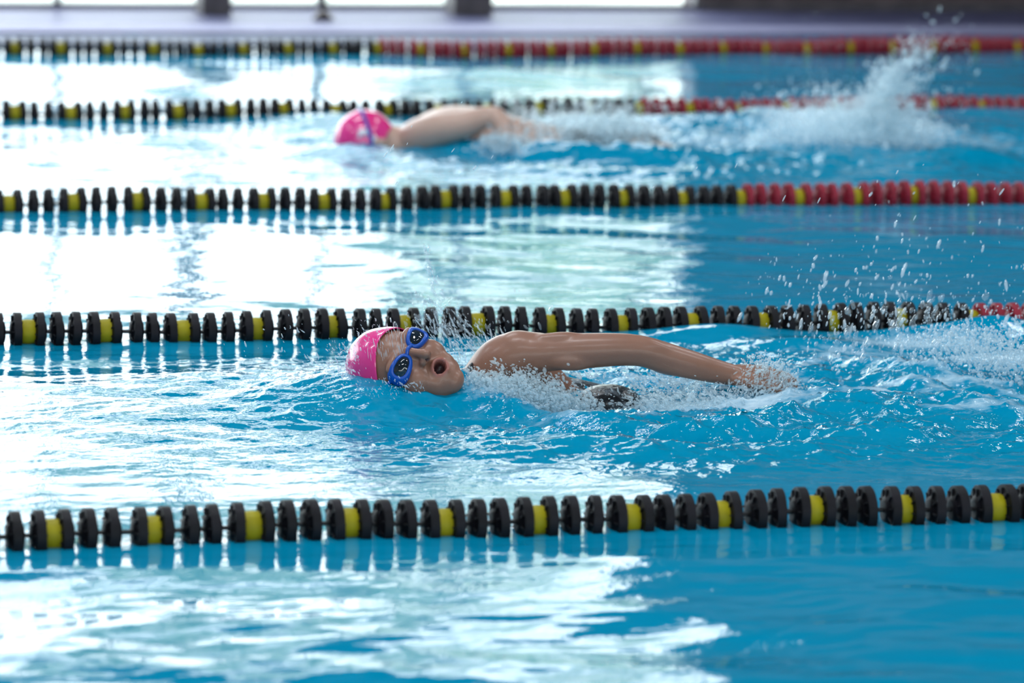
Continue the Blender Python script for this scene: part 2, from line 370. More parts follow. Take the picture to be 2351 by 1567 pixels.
ROPELABEL = ['nearest lane rope, black discs with yellow floats, crossing in front of the swimmer',
 'lane rope of black discs passing right behind the near swimmer in the pink cap',
 'middle lane rope in empty water, black on the left and red from three quarters across',
 'lane rope directly behind the far swimmer, black then dark red',
 'farthest lane rope beside the pool edge, red over more than half its length']
# disc: thin rim, thick hub, raised vanes
hp = [(.006, .0165), (.0185, .0160), (.0235, .0145), (.0275, .0112), (.0325, .0094), (.0456, .0088), (.0460, .0084)]
prof = [(r, -a) for r, a in hp]+[(r, a) for r, a in hp[::-1]]
def disc_mesh(name, m):
    B = MB().add(revolve(prof, 56))
    for s in (-1, 1):
        for k in range(10):     # vanes on both faces
            a = 2*math.pi*k/10; c_, s_ = math.cos(a), math.sin(a)
            vv, ff = box((s*.0100-.0035, .019, -.0012), (s*.0100+.0008, .0405, .0012))
            vv = [(x, y*c_-z*s_, y*s_+z*c_) for x, y, z in vv]; B.add((vv, ff))
    me = B.mesh(name, [m], False); return me
D_BLK, D_RED = disc_mesh('disc_black', m_black), disc_mesh('disc_red', m_red)
fprof = [(.007, -.0210), (.020, -.0210), (.026, -.0190), (.0285, -.012), (.0295, 0), (.0285, .012), (.026, .0190), (.020, .0210), (.007, .0210)]
v, f = revolve(fprof, 32); F_YEL = new_mesh('yellow_float', v, f, [m_yel])
ropes = []; ROPEPOS = []
for ri, ys in enumerate(YEL):
    P = np.array([at(px, py, AXZ) for px, py in ys])
    # smooth the sideways sway of the rope
    c = np.polyfit(P[:, 0], P[:, 1], 2); P[:, 1] = .6*np.polyval(c, P[:, 0])+.4*P[:, 1]
    # bobbing on the waves
    idx = np.arange(len(P)); kx = np.polyfit(idx, P[:, 0], 3); step = (P[-1, 0]-P[0, 0])/(len(P)-1)
    ext = 3
    ids = np.arange(-ext, len(P)+ext)
    def posx(k): 
        return np.interp(k, idx, P[:, 0]) if 0 <= k <= len(P)-1 else (P[0, 0]+k*step if k < 0 else P[-1, 0]+(k-len(P)+1)*step)
    def posy(k): 
        x = posx(k); return float(np.interp(x, P[:, 0], P[:, 1])) 
    root = empty('lane_rope', (posx(0), posy(0), AXZ), ROPELABEL[ri], 'lane rope', 'lane ropes across the pool')
    ropes.append(root); x0, y0 = posx(0), posy(0)
    ROPEPOS.append(P.copy())
    rg = np.random.default_rng(ri+3)
    cl = []
    for k in ids:
        g = .126 if True else 0
        for off, kind in ((0, 'f'), (.139, 'd'), (.375, 'd'), (.615, 'd'), (.860, 'd')):
            kk = k+off
            if k == ids[-1] and kind == 'd': continue
            x = posx(kk)+(rg.normal()*.0018 if kind == 'd' else 0); y = posy(kk)
            z = .0035*math.sin(x*5.3+ri*2)+.002*math.sin(x*13+ri)
            if kind == 'f': o = link('float', F_YEL, root)
            else:
                red = kk > REDFROM[ri]-.01
                o = link('disc', D_RED if red else D_BLK, root)
                if red and REDFROM[ri] < 50: o['label'] = 'red disc'
            if kind == 'f': o['label'] = 'yellow float'
            o.location = (x-x0, y-y0, z)
            sl = (posy(kk+.2)-posy(kk-.2))/(posx(kk+.2)-posx(kk-.2))
            o.rotation_euler = (rg.random()*6.28, rg.normal()*.02, math.atan(sl)+rg.normal()*.03)
            cl.append((x-x0, y-y0, z))
    cl.sort()
    v, f = tube(cl, [.0045]*len(cl), 8, 1); link('cable', new_mesh('cable', v, f, [m_cable]), root)

# ------------------------------------------------------------------ water surface
def smooth(e0, e1, x):
    t = np.clip((x-e0)/(e1-e0), 0, 1); return t*t*(3-2*t)
wrng = np.random.default_rng(21)
WV = []
for k in range(60):
    lam = .055*(22**(wrng.random())); a = np.pi/2+wrng.normal()*.62
    WV.append((2*np.pi/lam*math.cos(a), 2*np.pi/lam*math.sin(a), wrng.random()*6.28, lam))
def G(X, Y, px, py, rx, ry, rot=0.0):
    c = at(px, py); dx = X-c[0]; dy = Y-c[1]
    if rot: dx, dy = dx*math.cos(rot)+dy*math.sin(rot), -dx*math.sin(rot)+dy*math.cos(rot)
    return np.exp(-(dx/rx)**2-(dy/ry)**2)
def segdist(X, Y, pts):
    """distance to a polyline given by water-level points, plus parameter"""
    D = np.full(X.shape, 1e9); T = np.zeros(X.shape); n = len(pts)-1
    for i in range(n):
        a = pts[i]; b = pts[i+1]; ab = b-a; L2 = ab@ab
        t = np.clip(((X-a[0])*ab[0]+(Y-a[1])*ab[1])/L2, 0, 1)
        d = np.hypot(X-a[0]-t*ab[0], Y-a[1]-t*ab[1]); s = np.sign(ab[0]*(Y-a[1])-ab[1]*(X-a[0]))
        m = d < np.abs(D); D = np.where(m, d*s, D); T = np.where(m, (i+t)/n, T)
    return D, T
def poly(*p): return [at(a, b)[:2] for a, b in p]
BOW = poly((860, 880), (980, 905), (1100, 940), (1250, 965), (1400, 990), (1560, 1002), (1720, 995), (1880, 965), (2050, 950))
WAKE2 = poly((1850, 925), (1950, 905), (2080, 900), (2250, 940), (2400, 965))
WAKE3 = poly((1820, 860), (1900, 825), (1980, 850), (2100, 880), (2250, 905), (2400, 930))
FBOW = poly((760, 325), (900, 332), (1010, 352), (1200, 368), (1400, 374), (1600, 372), (1800, 366))
LY1, LY2 = 9.02, 13.62
def activity(X, Y):
    """how choppy the water is (0 calm .. 1 churned), by world position"""
    xh = at(850, 890)[0]; xf = at(820, 330)[0]
    d1 = np.exp(-((Y-LY1)/.72)**4)*(.06+.94*smooth(xh-1.05, xh+.5, X))
    d2 = np.exp(-((Y-LY2)/.85)**4)*(.22+.78*smooth(xf-.9, xf+.6, X))+.16*np.exp(-((Y-16.0)/.8)**4)
    return np.clip(d1+.9*d2, 0, 1)
def height(X, Y):
    A = activity(X, Y)
    H = np.zeros_like(X)
    mod = .75+.6*fbm(X*.9, Y*.55, 2)
    for kx, ky, ph, lam in WV:
        k = math.hypot(kx, ky); s = .0072*(1.0 if lam > .25 else .9)
        H += np.sin(kx*X+ky*Y+ph)*s/k*mod
    H *= (1+2.4*A)
    H *= 1+.95*smooth(7.8, 6.9, Y)
    # small chop
    H += .0080*A*fbm(X*6, Y*9, 5, .58)+.0007*(1-A)*fbm(X*5, Y*12, 3)
    rid = 1-np.abs(fbm(X*3.6+3, Y*5.2, 4, .55))*1.6
    H += .016*A*(np.clip(rid, -.4, 1)**2)*A
    # left of the near swimmer the water is ruffled too
    # bow wave and wake
    d, t = segdist(X, Y, BOW)
    env = np.sin(np.pi*np.clip(t, .02, .98))**.6
    H += env*(.022*np.exp(-((d-.05)/.045)**2)-.012*np.exp(-((d+.05)/.05)**2)+.008*np.exp(-((d+.20)/.06)**2)-.006*np.exp(-((d+.13)/.04)**2))
    for W_, a_ in ((WAKE2, .02), (WAKE3, .028)):
        d, t = segdist(X, Y, W_); H += a_*np.sin(np.pi*np.clip(t, .02, .98))*np.exp(-(d/.05)**2)
    d, t = segdist(X, Y, FBOW)
    H += np.sin(np.pi*np.clip(t, .02, .98))**.6*(.03*np.exp(-((d-.10)/.07)**2)-.014*np.exp(-((d+.07)/.07)**2)+.01*np.exp(-((d+.28)/.08)**2))
    # crests named by where they rise
    H += .034*G(X, Y, 1650, 775, .20, .10)+.030*G(X, Y, 1850, 800, .18, .08)
    H += .035*G(X, Y, 2150, 775, .24, .08)+.03*G(X, Y, 2300, 770, .12, .08)
    H += .048*G(X, Y, 930, 925, .26, .14)+.016*G(X, Y, 1030, 915, .11, .10)+.012*G(X, Y, 950, 905, .2, .12)+.012*G(X, Y, 800, 900, .12, .10)
    H += .035*G(X, Y, 1740, 272, .09, .16)+.022*G(X, Y, 850, 350, .22, .14)+.045*G(X, Y, 1300, 292, .22, .2)+.03*G(X, Y, 2250, 262, .3, .2)+.035*G(X, Y, 760, 285, .22, .25)+.03*G(X, Y, 1620, 290, .3, .15)
    H += .05*G(X, Y, 1950, 290, .3, .25)
    # hollow behind the arm, where the suit shows
    H -= .03*G(X, Y, 1400, 925, .11, .06)
    return H
def foamfield(X, Y):
    F = 0*X
    for g in ((1150, 905, .10, .06, .9), (1250, 925, .16, .07, 1.0), (1420, 962, .22, .035, .5), (1560, 925, .20, .07, .8), (1720, 930, .18, .07, .75),
              (1480, 872, .16, .06, .55), (1790, 880, .09, .08, .6), (1950, 810, .22, .05, .4), (2100, 790, .22, .06, .6), (2300, 830, .12, .14, .95), (2150, 900, .35, .04, .55),
              (1950, 925, .3, .03, .55), (2250, 950, .2, .04, .5), (760, 850, .14, .10, .35), (640, 850, .22, .12, .25), (850, 895, .1, .05, .3),
              (1200, 320, .14, .2, .8), (1350, 310, .22, .3, 1.1), (1480, 305, .12, .25, .8), (1700, 325, .5, .25, .5), (1950, 300, .3, .4, 1.1), (2080, 300, .15, .3, .8), (2250, 330, .25, .4, .35), (1120, 340, .1, .15, .5)):
        F = np.maximum(F, g[4]*G(X, Y, *g[:4]))
    d, t = segdist(X, Y, WAKE3); F = np.maximum(F, .42*np.exp(-(d/.03)**2))
    d, t = segdist(X, Y, WAKE2); F = np.maximum(F, .38*np.exp(-(d/.03)**2))
    return F
# skewed grid, fine inside the view and coarse beyond
rows = []; y = NE
while y < PE:
    rows.append(y); y += .12 if y < 6.0 else .0095*(y/9.0)**1.25
rows.append(PE); rows = np.array(rows)
fine = np.linspace(-1.12, 1.12, 860); ext = 1.12*1.12**np.arange(1, 30)
ss = np.concatenate([-ext[::-1], fine, ext]); ss = ss[np.abs(ss) < 30]
hw = 2351/2/FPX*1.03*np.maximum(rows, 6.0)
X = rows[:, None]*math.tan(YAW)*1.0+ss[None, :]*hw[:, None]; Y = np.repeat(rows[:, None], len(ss), 1)
X = np.clip(X, XL+.03, XR-.03)
Z = height(X, Y); Z *= smooth(30, 4, np.abs(X-2))
nr, nc = X.shape
V = np.stack([X, Y, Z], -1).reshape(-1, 3)
i0 = (np.arange(nr-1)[:, None]*nc+np.arange(nc-1)[None, :]).ravel()
Fq = np.stack([i0, i0+1, i0+nc+1, i0+nc], 1)
# drop collapsed quads at the side walls
xa = V[:, 0]; keep = ~((xa[Fq].min(1) >= XR-.031) | (xa[Fq].max(1) <= XL+.031)); Fq = Fq[keep]
me = bpy.data.meshes.new('pool_water'); me.vertices.add(len(V)); me.vertices.foreach_set('co', V.astype(np.float32).ravel())
me.loops.add(Fq.size); me.loops.foreach_set('vertex_index', Fq.astype(np.int32).ravel()); me.polygons.add(len(Fq))
me.polygons.foreach_set('loop_start', np.arange(len(Fq), dtype=np.int32)*4); me.polygons.foreach_set('loop_total', np.full(len(Fq), 4, np.int32))
me.polygons.foreach_set('use_smooth', np.full(len(Fq), True)); me.update(calc_edges=True)
A = activity(V[:, 0], V[:, 1]); Fo = foamfield(V[:, 0], V[:, 1])
at1 = me.attributes.new('foam', 'FLOAT', 'POINT'); at1.data.foreach_set('value', Fo.astype(np.float32))
at2 = me.attributes.new('chop', 'FLOAT', 'POINT'); at2.data.foreach_set('value', (.10+.7*A).astype(np.float32))
me.materials.append(m_water)
water = link('pool_water', me, kind='stuff', label='rippled turquoise pool water mirroring the bright windows', category='water')

# ------------------------------------------------------------------ swimmers
def add_remesh(o, vox, smooth_it=3):
    r = o.modifiers.new('r', 'REMESH'); r.mode = 'VOXEL'; r.voxel_size = vox; r.use_smooth_shade = True
    if smooth_it:
        q = o.modifiers.new('s', 'SMOOTH'); q.factor = .5; q.iterations = smooth_it
def baked(name, B, vox, it=3):
    """union of closed shapes -> one continuous surface"""
    me = new_mesh(name+'_src', B.v, B.f); o = bpy.data.objects.new('tmp', me); COL.objects.link(o); add_remesh(o, vox, it)
    dg = bpy.context.evaluated_depsgraph_get(); dg.update()
    r = bpy.data.meshes.new_from_object(o.evaluated_get(dg)); r.name = name
    bpy.data.objects.remove(o); bpy.data.meshes.remove(me)
    r.polygons.foreach_set('use_smooth', [True]*len(r.polygons)); return r
def co_of(me):
    a = np.empty(len(me.vertices)*3, np.float32); me.vertices.foreach_get('co', a); return a.reshape(-1, 3).astype(float)
def nor_of(me):
    a = np.empty(len(me.vertices)*3, np.float32); me.vertices.foreach_get('normal', a); return a.reshape(-1, 3).astype(float)
def setco(me, a): me.vertices.foreach_set('co', a.astype(np.float32).ravel()); me.update()
def skin_mat(name, c1, c2):
    m = mat(name, c1, .42, spec=.45); nt = m.node_tree; n = nt.nodes; l = nt.links; b = n['Principled BSDF']
    b.inputs['Subsurface Weight'].default_value = .12; b.inputs['Subsurface Radius'].default_value = (.01, .004, .002)
    b.inputs['Coat Weight'].default_value = .16; b.inputs['Coat Roughness'].default_value = .2
    t = n.new('ShaderNodeNewGeometry'); x = n.new('ShaderNodeTexNoise'); x.inputs['Scale'].default_value = 28; x.inputs['Detail'].default_value = 4
    l.new(t.outputs['Position'], x.inputs[0])
    r = n.new('ShaderNodeMix'); r.data_type = 'RGBA'; r.inputs[6].default_value = (*c1, 1); r.inputs[7].default_value = (*c2, 1); l.new(x.outputs[0], r.inputs[0])
    a = n.new('ShaderNodeAttribute'); a.attribute_name = 'tone'
    q = n.new('ShaderNodeMix'); q.data_type = 'RGBA'; l.new(a.outputs['Alpha'], q.inputs[0]); l.new(r.outputs[2], q.inputs[6]); l.new(a.outputs['Color'], q.inputs[7])
    l.new(q.outputs[2], b.inputs['Base Color'])
    y = n.new('ShaderNodeTexNoise'); y.inputs['Scale'].default_value = 350; l.new(t.outputs['Position'], y.inputs[0])
    z = n.new('ShaderNodeBump'); z.inputs['Strength'].default_value = .25; z.inputs['Distance'].default_value = .001; l.new(y.outputs[0], z.inputs['Height']); l.new(z.outputs[0], b.inputs['Normal'])
    return m
m_skin = skin_mat('wet_skin', (.27, .128, .082), (.33, .163, .110))
m_skin2 = skin_mat('wet_skin_pale', (.52, .33, .26), (.60, .40, .32))
m_cap = noisy(mat('pink_latex', rough=.22), (.86, .030, .24), (.92, .06, .32), 14, 3, .15, 30); m_cap.node_tree.nodes['Principled BSDF'].inputs['Coat Weight'].default_value = .5
m_capw = mat('cap_print', (.85, .82, .88), .35)
m_blue = mat('goggle_blue', (.004, .085, .46), .3)
m_lens = mat('goggle_lens', (.012, .018, .025), .06, spec=.9)
m_suit = noisy(mat('suit', rough=.3), (.008, .010, .014), (.20, .24, .28), 38, 5, .3, 90, pos=(.50, .66))

# ---- the near swimmer's head, in head coordinates (x to her right, y forward, z to the crown)
def head_shapes():
    B = MB()
    B.add(ellipsoid((0, -.012, .035), (.073, .092, .088), src=ICO5))
    B.add(ellipsoid((0, .022, .012), (.064, .064, .062)))            # mid face
    B.add(ellipsoid((0, .020, -.045), (.056, .056, .058)))           # jaw
    B.add(ellipsoid((0, .047, -.088), (.027, .023, .020)))
    B.add(ellipsoid((0, .040, -.058), (.043, .039, .046)))           # chin
    for s in (-1, 1):
        B.add(ellipsoid((s*.030, .046, -.022), (.034, .033, .036)))  # cheek
        B.add(ellipsoid((s*.030, .071, .034), (.028, .014, .010)))   # brow
        B.add(ellipsoid((s*.038, .012, -.062), (.022, .034, .028)))  # jaw corner
        B.add(ellipsoid((s*.0120, .086, -.021), (.0078, .0105, .0078)))   # nose wing
        B.add(ellipsoid((s*.074, -.012, .004), (.008, .018, .030)))  # ear
    B.add(tube([(0, .070, .030), (0, .084, .012), (0, .095, -.008), (0, .101, -.019)], [.0095, .0088, .0092, .0102], 14, 4))
    B.add(ellipsoid((0, .090, -.024), (.010, .010, .008)))
    for s in (-1, 1): B.add(ellipsoid((s*.026, .044, -.050), (.024, .030, .032)))
    # open lips: an O-shaped ring
    for k in range(24):
        a = 2*math.pi*k/24
        B.add(ellipsoid((.0185*math.cos(a), .0790-.007*abs(math.cos(a))+(.002 if math.sin(a) > 0 else -.002), -.054+.0145*math.sin(a)), (.0050, .0056, .0050), src=ICO2))
    return B
HB = head_shapes()
ctr = bp(930, 818, 9.02)
ax = lambda a, b, c: RGT*a + UPV*b - FWD*c      # image right, image up, towards the camera
Nf = ax(.158, .478, .864); Nf /= np.linalg.norm(Nf)
Ef = ax(-.376, -.78, .50); Ef -= Nf*(Ef@Nf); Ef /= np.linalg.norm(Ef)
Zf = np.cross(Ef, Nf)
HS = 1.11
HO = bp(938, 808, 9.09) - Nf*.080*HS - Zf*.014*HS
HM = np.stack([Ef, Nf, Zf])          # rows
def h2w(v): return np.asarray(v, float)*HS @ HM + HO
def w2h(v): return (np.asarray(v, float)-HO) @ HM.T / HS
BODY = MB()
BODY.add(([tuple(p) for p in h2w(HB.v)], HB.f))
SY = 9.20
J = lambda px, py, Y=SY: bp(px, py, Y)
# neck, shoulders, chest (rolled left side up), hips, legs
sh = J(1182, 812, SY-.02)
neck0 = h2w((0, -.03, -.035)); chest = J(1215, 985, SY+.10)
BODY.add(tube([neck0, (neck0*.5+J(1135, 905, SY+.09)*.5), J(1150, 925, SY+.10)], [.054, .052, .064], 24, 5))
def torso(B, grow=0., pts=None, cap=1):
    P = [J(1120, 935, SY+.10), J(1215, 975, SY+.10), J(1330, 995, SY+.09), J(1450, 1004, SY+.09), J(1580, 1010, SY+.09), J(1690, 1010, SY+.09)]
    R = [.075, .108, .104, .092, .098, .090]
    B.add(tube(P, [r+grow for r in R], 36, 6, 1.28, side=(0, .80, .45)))
torso(BODY)
# shoulder mass and near arm: stroke finishing, hand trailing back over the water
BODY.add(tube([J(1098, 905, SY+.03), J(1120, 868, SY+.02), J(1150, 830, SY), J(1190, 812, SY-.02), J(1240, 808, SY-.03)], [.052, .056, .055, .0505, .044], 28, 6))
BODY.add(tube([J(1175, 812, SY-.01), J(1215, 811, SY-.03), J(1265, 809, SY-.04), J(1340, 805, SY-.06), J(1420, 802, SY-.075), J(1475, 806, SY-.08), J(1530, 822, SY-.075), J(1590, 838, SY-.07), J(1645, 852, SY-.06), J(1690, 862, SY-.055)],
   [.0480, .0450, .0410, .0395, .0365, .0345, .0345, .0315, .0270, .0235], 28, 6))
BODY.add(ellipsoid(J(1192, 799, SY-.02), (.056, .045, .040)))
BODY.add(tube([J(1250, 822, SY-.055), J(1320, 824, SY-.07), J(1400, 812, SY-.08)], [.020, .026, .018], 16, 5))     # triceps
BODY.add(tube([J(1240, 782, SY-.045), J(1300, 781, SY-.055), J(1370, 784, SY-.065)], [.016, .0195, .014], 16, 5))
BODY.add(tube([J(1462, 783, SY-.085), J(1500, 800, SY-.09), J(1570, 822, SY-.085)], [.015, .0205, .014], 16, 5))   # elbow and forearm
BODY.add(tube([J(1478, 826, SY-.07), J(1530, 843, SY-.07), J(1600, 855, SY-.065)], [.013, .0170, .011], 16, 5))
BODY.add(tube([J(1215, 850, SY+.05), J(1262, 880, SY+.06), J(1330, 940, SY+.08)], [.050, .040, .035], 20, 4))   # armpit to side
# other arm reaching forward under the surface
BODY.add(tube([J(1150, 990, SY+.28), J(1000, 1010, SY+.33), J(850, 1010, SY+.34), J(700, 1005, SY+.32), J(600, 1000, SY+.3)], [.050, .042, .036, .030, .022], 20, 4))
# legs
HIP = J(1660, 1012, SY+.10)
BODY.add(tube([J(1640, 1010, SY+.02), J(1850, 1025, SY+.02), J(2060, 1035, SY+.04), J(2250, 1010, SY+.04), J(2400, 980, SY+.04)], [.085, .070, .050, .046, .032], 24, 5))
BODY.add(tube([J(1640, 1020, SY+.18), J(1850, 1040, SY+.20), J(2050, 1060, SY+.20), J(2240, 1080, SY+.2), J(2390, 1090, SY+.2)], [.085, .070, .050, .046, .032], 24, 5))
for dy, py in ((.04, 980), (.2, 1090)):
    BODY.add(tube([J(2395, py, SY+dy), J(2450, py-10, SY+dy), J(2530, py-6, SY+dy)], [.033, .036, .018], 16, 4, .7))
# hand of the near arm: palm and five fingers
def hand(B, wrist, along, back, sc=1.0, curl=.3, flip=1):
    a = np.array(along, float); a /= np.linalg.norm(a); n = np.array(back, float); n -= a*(n@a); n /= np.linalg.norm(n); s = np.cross(n, a)*flip
    P = lambda l, w_, h=0: wrist+(a*l+s*w_+n*h)*sc
    for w_ in (-.026, -.009, .009, .025):
        B.add(tube([P(.0, w_*.55), P(.04, w_*.9, .002), P(.085, w_*1.05)], [.0135*sc, .0135*sc, .0105*sc], 14, 4))
    for w_, L, sp_ in ((-.028, .058, -.10), (-.0095, .072, -.03), (.0095, .078, .03), (.0275, .070, .10)):
        pts = [P(.078, w_)]; d = 0; p_ = np.array([.078, w_, 0.])
        for q in range(3):
            seg = L*(.45, .32, .23)[q]; d += curl*(.5, 1, .9)[q]
            p_ = p_+np.array([seg*math.cos(d), seg*sp_, -seg*math.sin(d)]); pts.append(P(*p_))
        B.add(tube(pts, [.0098*sc, .0090*sc, .0082*sc, .0070*sc], 14, 4))
    # thumb from the side of the palm
    B.add(tube([P(.022, .020, -.006), P(.045, .043, -.014), P(.068, .056, -.018), P(.088, .060, -.022)], [.0135*sc, .0115*sc, .0098*sc, .0080*sc], 14, 4))
wr = J(1690, 862, SY-.055)
hand(BODY, wr-(J(1690, 862)-J(1670, 857))*.6, ax(.93, -.12, .12), ax(.15, .75, .62), 1.0, .30, 1)
wr2 = J(602, 1000, SY+.3); hand(BODY, wr2, ax(-1, 0, 0), (0, 0, 1), 1.0, .1, 1)
me = baked('person', BODY, .0030, 14)
# nostrils, mouth hollow, colours
v = co_of(me); h = w2h(v)
inf = (h[:, 1] > .05)
em = ((h[:, 0]/.0155)**2+((h[:, 2]+.054)/.0118)**2)
k = inf & (em < 1.0)
h[k, 1] -= .020*(1-em[k])**.35
tone = np.zeros((len(v), 4), np.float32)
er = np.sqrt((h[:, 0]/.0240)**2+((h[:, 2]+.054)/.0195)**2)
lip = np.clip((1.0-er)/.15, 0, 1)*np.clip((h[:, 1]-.058)/.006, 0, 1)
tone[:, :3] = (.36, .10, .09); tone[:, 3] = lip*.6
ins = np.clip((1.05-em)/.25, 0, 1)*inf
tone[:, :3] = np.where(ins[:, None] > 0, np.array([.36, .10, .09])*(1-ins[:, None])+np.array([.035, .010, .012])*ins[:, None], tone[:, :3]); tone[:, 3] = np.maximum(tone[:, 3], ins)
for s in (-1, 1):
    c = np.array([s*.0062, .0, -.0300]); dd = np.hypot((h[:, 0]-c[0])/.0038, (h[:, 1]-.0935)/.0052)
    k = (dd < 1.0) & (h[:, 2] < -.020) & (h[:, 2] > -.042) & (h[:, 1] > .08)
    h[k, 2] += .009*(1-dd[k])**.5
    q = np.clip((1.1-dd)/.3, 0, 1)*((h[:, 2] < -.015) & (h[:, 2] > -.042) & (h[:, 1] > .08))
    tone[:, :3] = np.where(q[:, None] > 0, (.06, .015, .015), tone[:, :3]); tone[:, 3] = np.maximum(tone[:, 3], q)
setco(me, h2w(h)); ca = me.color_attributes.new('tone', 'FLOAT_COLOR', 'POINT'); ca.data.foreach_set('color', tone.ravel())
me.materials.append(m_skin)
org = HO.copy()
me.transform(Matrix.Translation(Vector(-org)))
P1 = link('person', me, loc=tuple(org), label='swimmer in pink cap and blue goggles breathing with mouth open, arm arched over the water', category='person', group=None) if False else link('person', me, loc=tuple(org))
P1['label'] = 'swimmer in pink cap and blue goggles breathing with mouth open, arm arched over the water'; P1['category'] = 'person'
def child(name, mesh_w, parent, org, label=None):
    """parent a mesh given in world coordinates"""
    mesh_w.transform(Matrix.Translation(Vector(-np.array(org))))
    o = link(name, mesh_w, parent)
    if label: o['label'] = label
    return o
# cap: a shell over the cranium ending in a clean rim
def cap_mesh(name, tow, R, c, cut, thick=.004, wrinkle=.0012, mats=(m_cap,)):
    nu, nv = 72, 30; v = []; f = []
    for j in range(nv+1):
        for i in range(nu):
            a = 2*math.pi*i/nu
            # rim height varies round the head: high on the forehead, low at the nape
            zr = cut(a)
            t0 = math.acos(max(-1, min(1, (zr-c[2])/R[2])))
            t = t0*j/nv
            rr = 1+ (wrinkle/.09)*math.sin(3*a+5*t)*math.sin(t*4)
            v.append((c[0]+R[0]*rr*math.sin(t)*math.sin(a), c[1]+R[1]*rr*math.sin(t)*math.cos(a), c[2]+R[2]*rr*math.cos(t)))
    for j in range(nv):
        for i in range(nu):
            i2 = (i+1) % nu; f.append((j*nu+i, (j+1)*nu+i, (j+1)*nu+i2, j*nu+i2))
    me = new_mesh(name, tow(v), f, mats)
    bm = bmesh.new(); bm.from_mesh(me); bmesh.ops.remove_doubles(bm, verts=bm.verts, dist=1e-6); bmesh.ops.recalc_face_normals(bm, faces=bm.faces)
    bmesh.ops.solidify(bm, geom=bm.faces[:], thickness=-thick*.5); bm.to_mesh(me); bm.free(); me.polygons.foreach_set('use_smooth', [True]*len(me.polygons)); return me
CR, CC = (.0762, .0955, .0925), (0, -.012, .035)
cut1 = lambda a: .030+.046*math.cos(a)-.012*math.sin(a)**2
cap = child('swim_cap', cap_mesh('cap', h2w, CR, CC, cut1), P1, org, 'bright pink latex swim cap')
# white print line low on the cap
pts = []
for t in np.linspace(0, 1, 14):
    a = 1.25+.75*t; zz = math.radians(18+52*t)
    d = np.array([math.sin(zz)*math.sin(a), math.sin(zz)*math.cos(a), math.cos(zz)])
    pts.append(h2w(np.array(CC)+d*np.array(CR)*1.008))
v, f = tube(pts, [.0022]*len(pts), 8, 1); child('cap_stripe', new_mesh('cs', v, f, [m_capw]), cap, org) if False else None
cs = link('cap_stripe', new_mesh('cs', [tuple(np.array(p)-org) for p in v], f, [m_capw]), cap); cs['label'] = 'thin white printed line'
# goggles
gog = bpy.data.objects.new('goggles', None); COL.objects.link(gog); gog.parent = P1; gog['label'] = 'blue framed racing goggles with dark lenses'
def loc_mesh(name, vf, m): return new_mesh(name, [tuple(p) for p in (h2w(vf[0])-org)], vf[1], [m])
for s in (-1, 1):
    # rim: rounded triangular ring, deep cup; lens: domed dark plate
    ring = []; nR = 28
    cx_, cz_ = s*.0365, .013
    def outline(a, g=0):
        rx = .0245+g; rz = .0165+g
        x = rx*math.copysign(abs(math.cos(a))**.75, math.cos(a)); z = rz*math.copysign(abs(math.sin(a))**.8, math.sin(a))
        z *= (1.0 + .18*(x*s/.0210))  # wider to the temple
        y = .084-.50*(max(0, x*s)+.006)**1.15*1.9 
        return cx_+x, y, cz_+z
    v = []; f = []
    lay = [(.0035, -.012), (.0045, -.002), (.0030, .006), (-.001, .0085), (-.0040, .0075), (-.0045, .003)]
    for g, dy in lay:
        for k in range(nR):
            x, y, z = outline(2*math.pi*k/nR, g); v.append((x, y+dy, z))
    for j in range(len(lay)-1):
        for k in range(nR):
            k2 = (k+1) % nR; q = (j*nR+k, j*nR+k2, (j+1)*nR+k2, (j+1)*nR+k); f.append(q)
    fr_ = link('frame', loc_mesh('gf', (v, f), m_blue), gog)
    v = []; f = []
    for g, dy in ((-.004, .0055), (-.010, .0085), (-.0135, .0095)):
        for k in range(nR):
            x, y, z = outline(2*math.pi*k/nR, g); v.append((x, y+dy, z))
    for j in range(2):
        for k in range(nR):
            k2 = (k+1) % nR; f.append((j*nR+k, j*nR+k2, (j+1)*nR+k2, (j+1)*nR+k))
    f.append(tuple(2*nR+k for k in range(nR)))
    link('lens', loc_mesh('gl', (v, f), m_lens), gog)
v, f = tube([(-.011, .087, .014), (0, .0925, .017), (.011, .087, .014)], [.0038]*3, 10, 4); link('nose_bridge', loc_mesh('nb', (v, f), m_blue), gog)
pts = []
for a in np.linspace(0, 1, 40):
    t = math.radians(38+284*a); x = .0835*math.sin(t); y = -.012+.1035*math.cos(t); z = .012+.055*(1-math.cos(t))*.55
    k = max(.35, 1-((z-.035)/.098)**2)**.5 if z > .035 else 1.0
    pts.append((x*k, -.012+(y+.012)*k, z))
pts = [(.054, .062, .013)]+pts[1:-1]+[(-.054, .062, .013)]
v, f = tube(pts, [.0036]*len(pts), 8, 1); link('strap', loc_mesh('st', (v, f), m_blue), gog)
# swimsuit: shell round the trunk and a strap over the near shoulder
SB = MB()
P = [J(1235, 978, SY+.10), J(1330, 995, SY+.09), J(1450, 1004, SY+.09), J(1580, 1010, SY+.09), J(1690, 1010, SY+.09)]
SB.add(tube(P, [.111, .109, .097, .103, .092], 40, 8, 1.28, side=(0, .80, .45)))
SB.add(ellipsoid(J(1398, 925, SY-.02), (.075, .075, .042)))
sm = baked('swimsuit', SB, .006, 4); sm.materials.append(m_suit)
child('swimsuit', sm, P1, org, 'dark patterned swimsuit')
v, f = tube([J(1090, 905, SY-.03), J(1078, 880, SY-.035), J(1072, 858, SY-.02), J(1084, 838, SY+.0), J(1100, 830, SY+.05)], [.0062]*5, 10, 5)
child('shoulder_strap', new_mesh('ss', v, f, [m_suit]), P1, org)

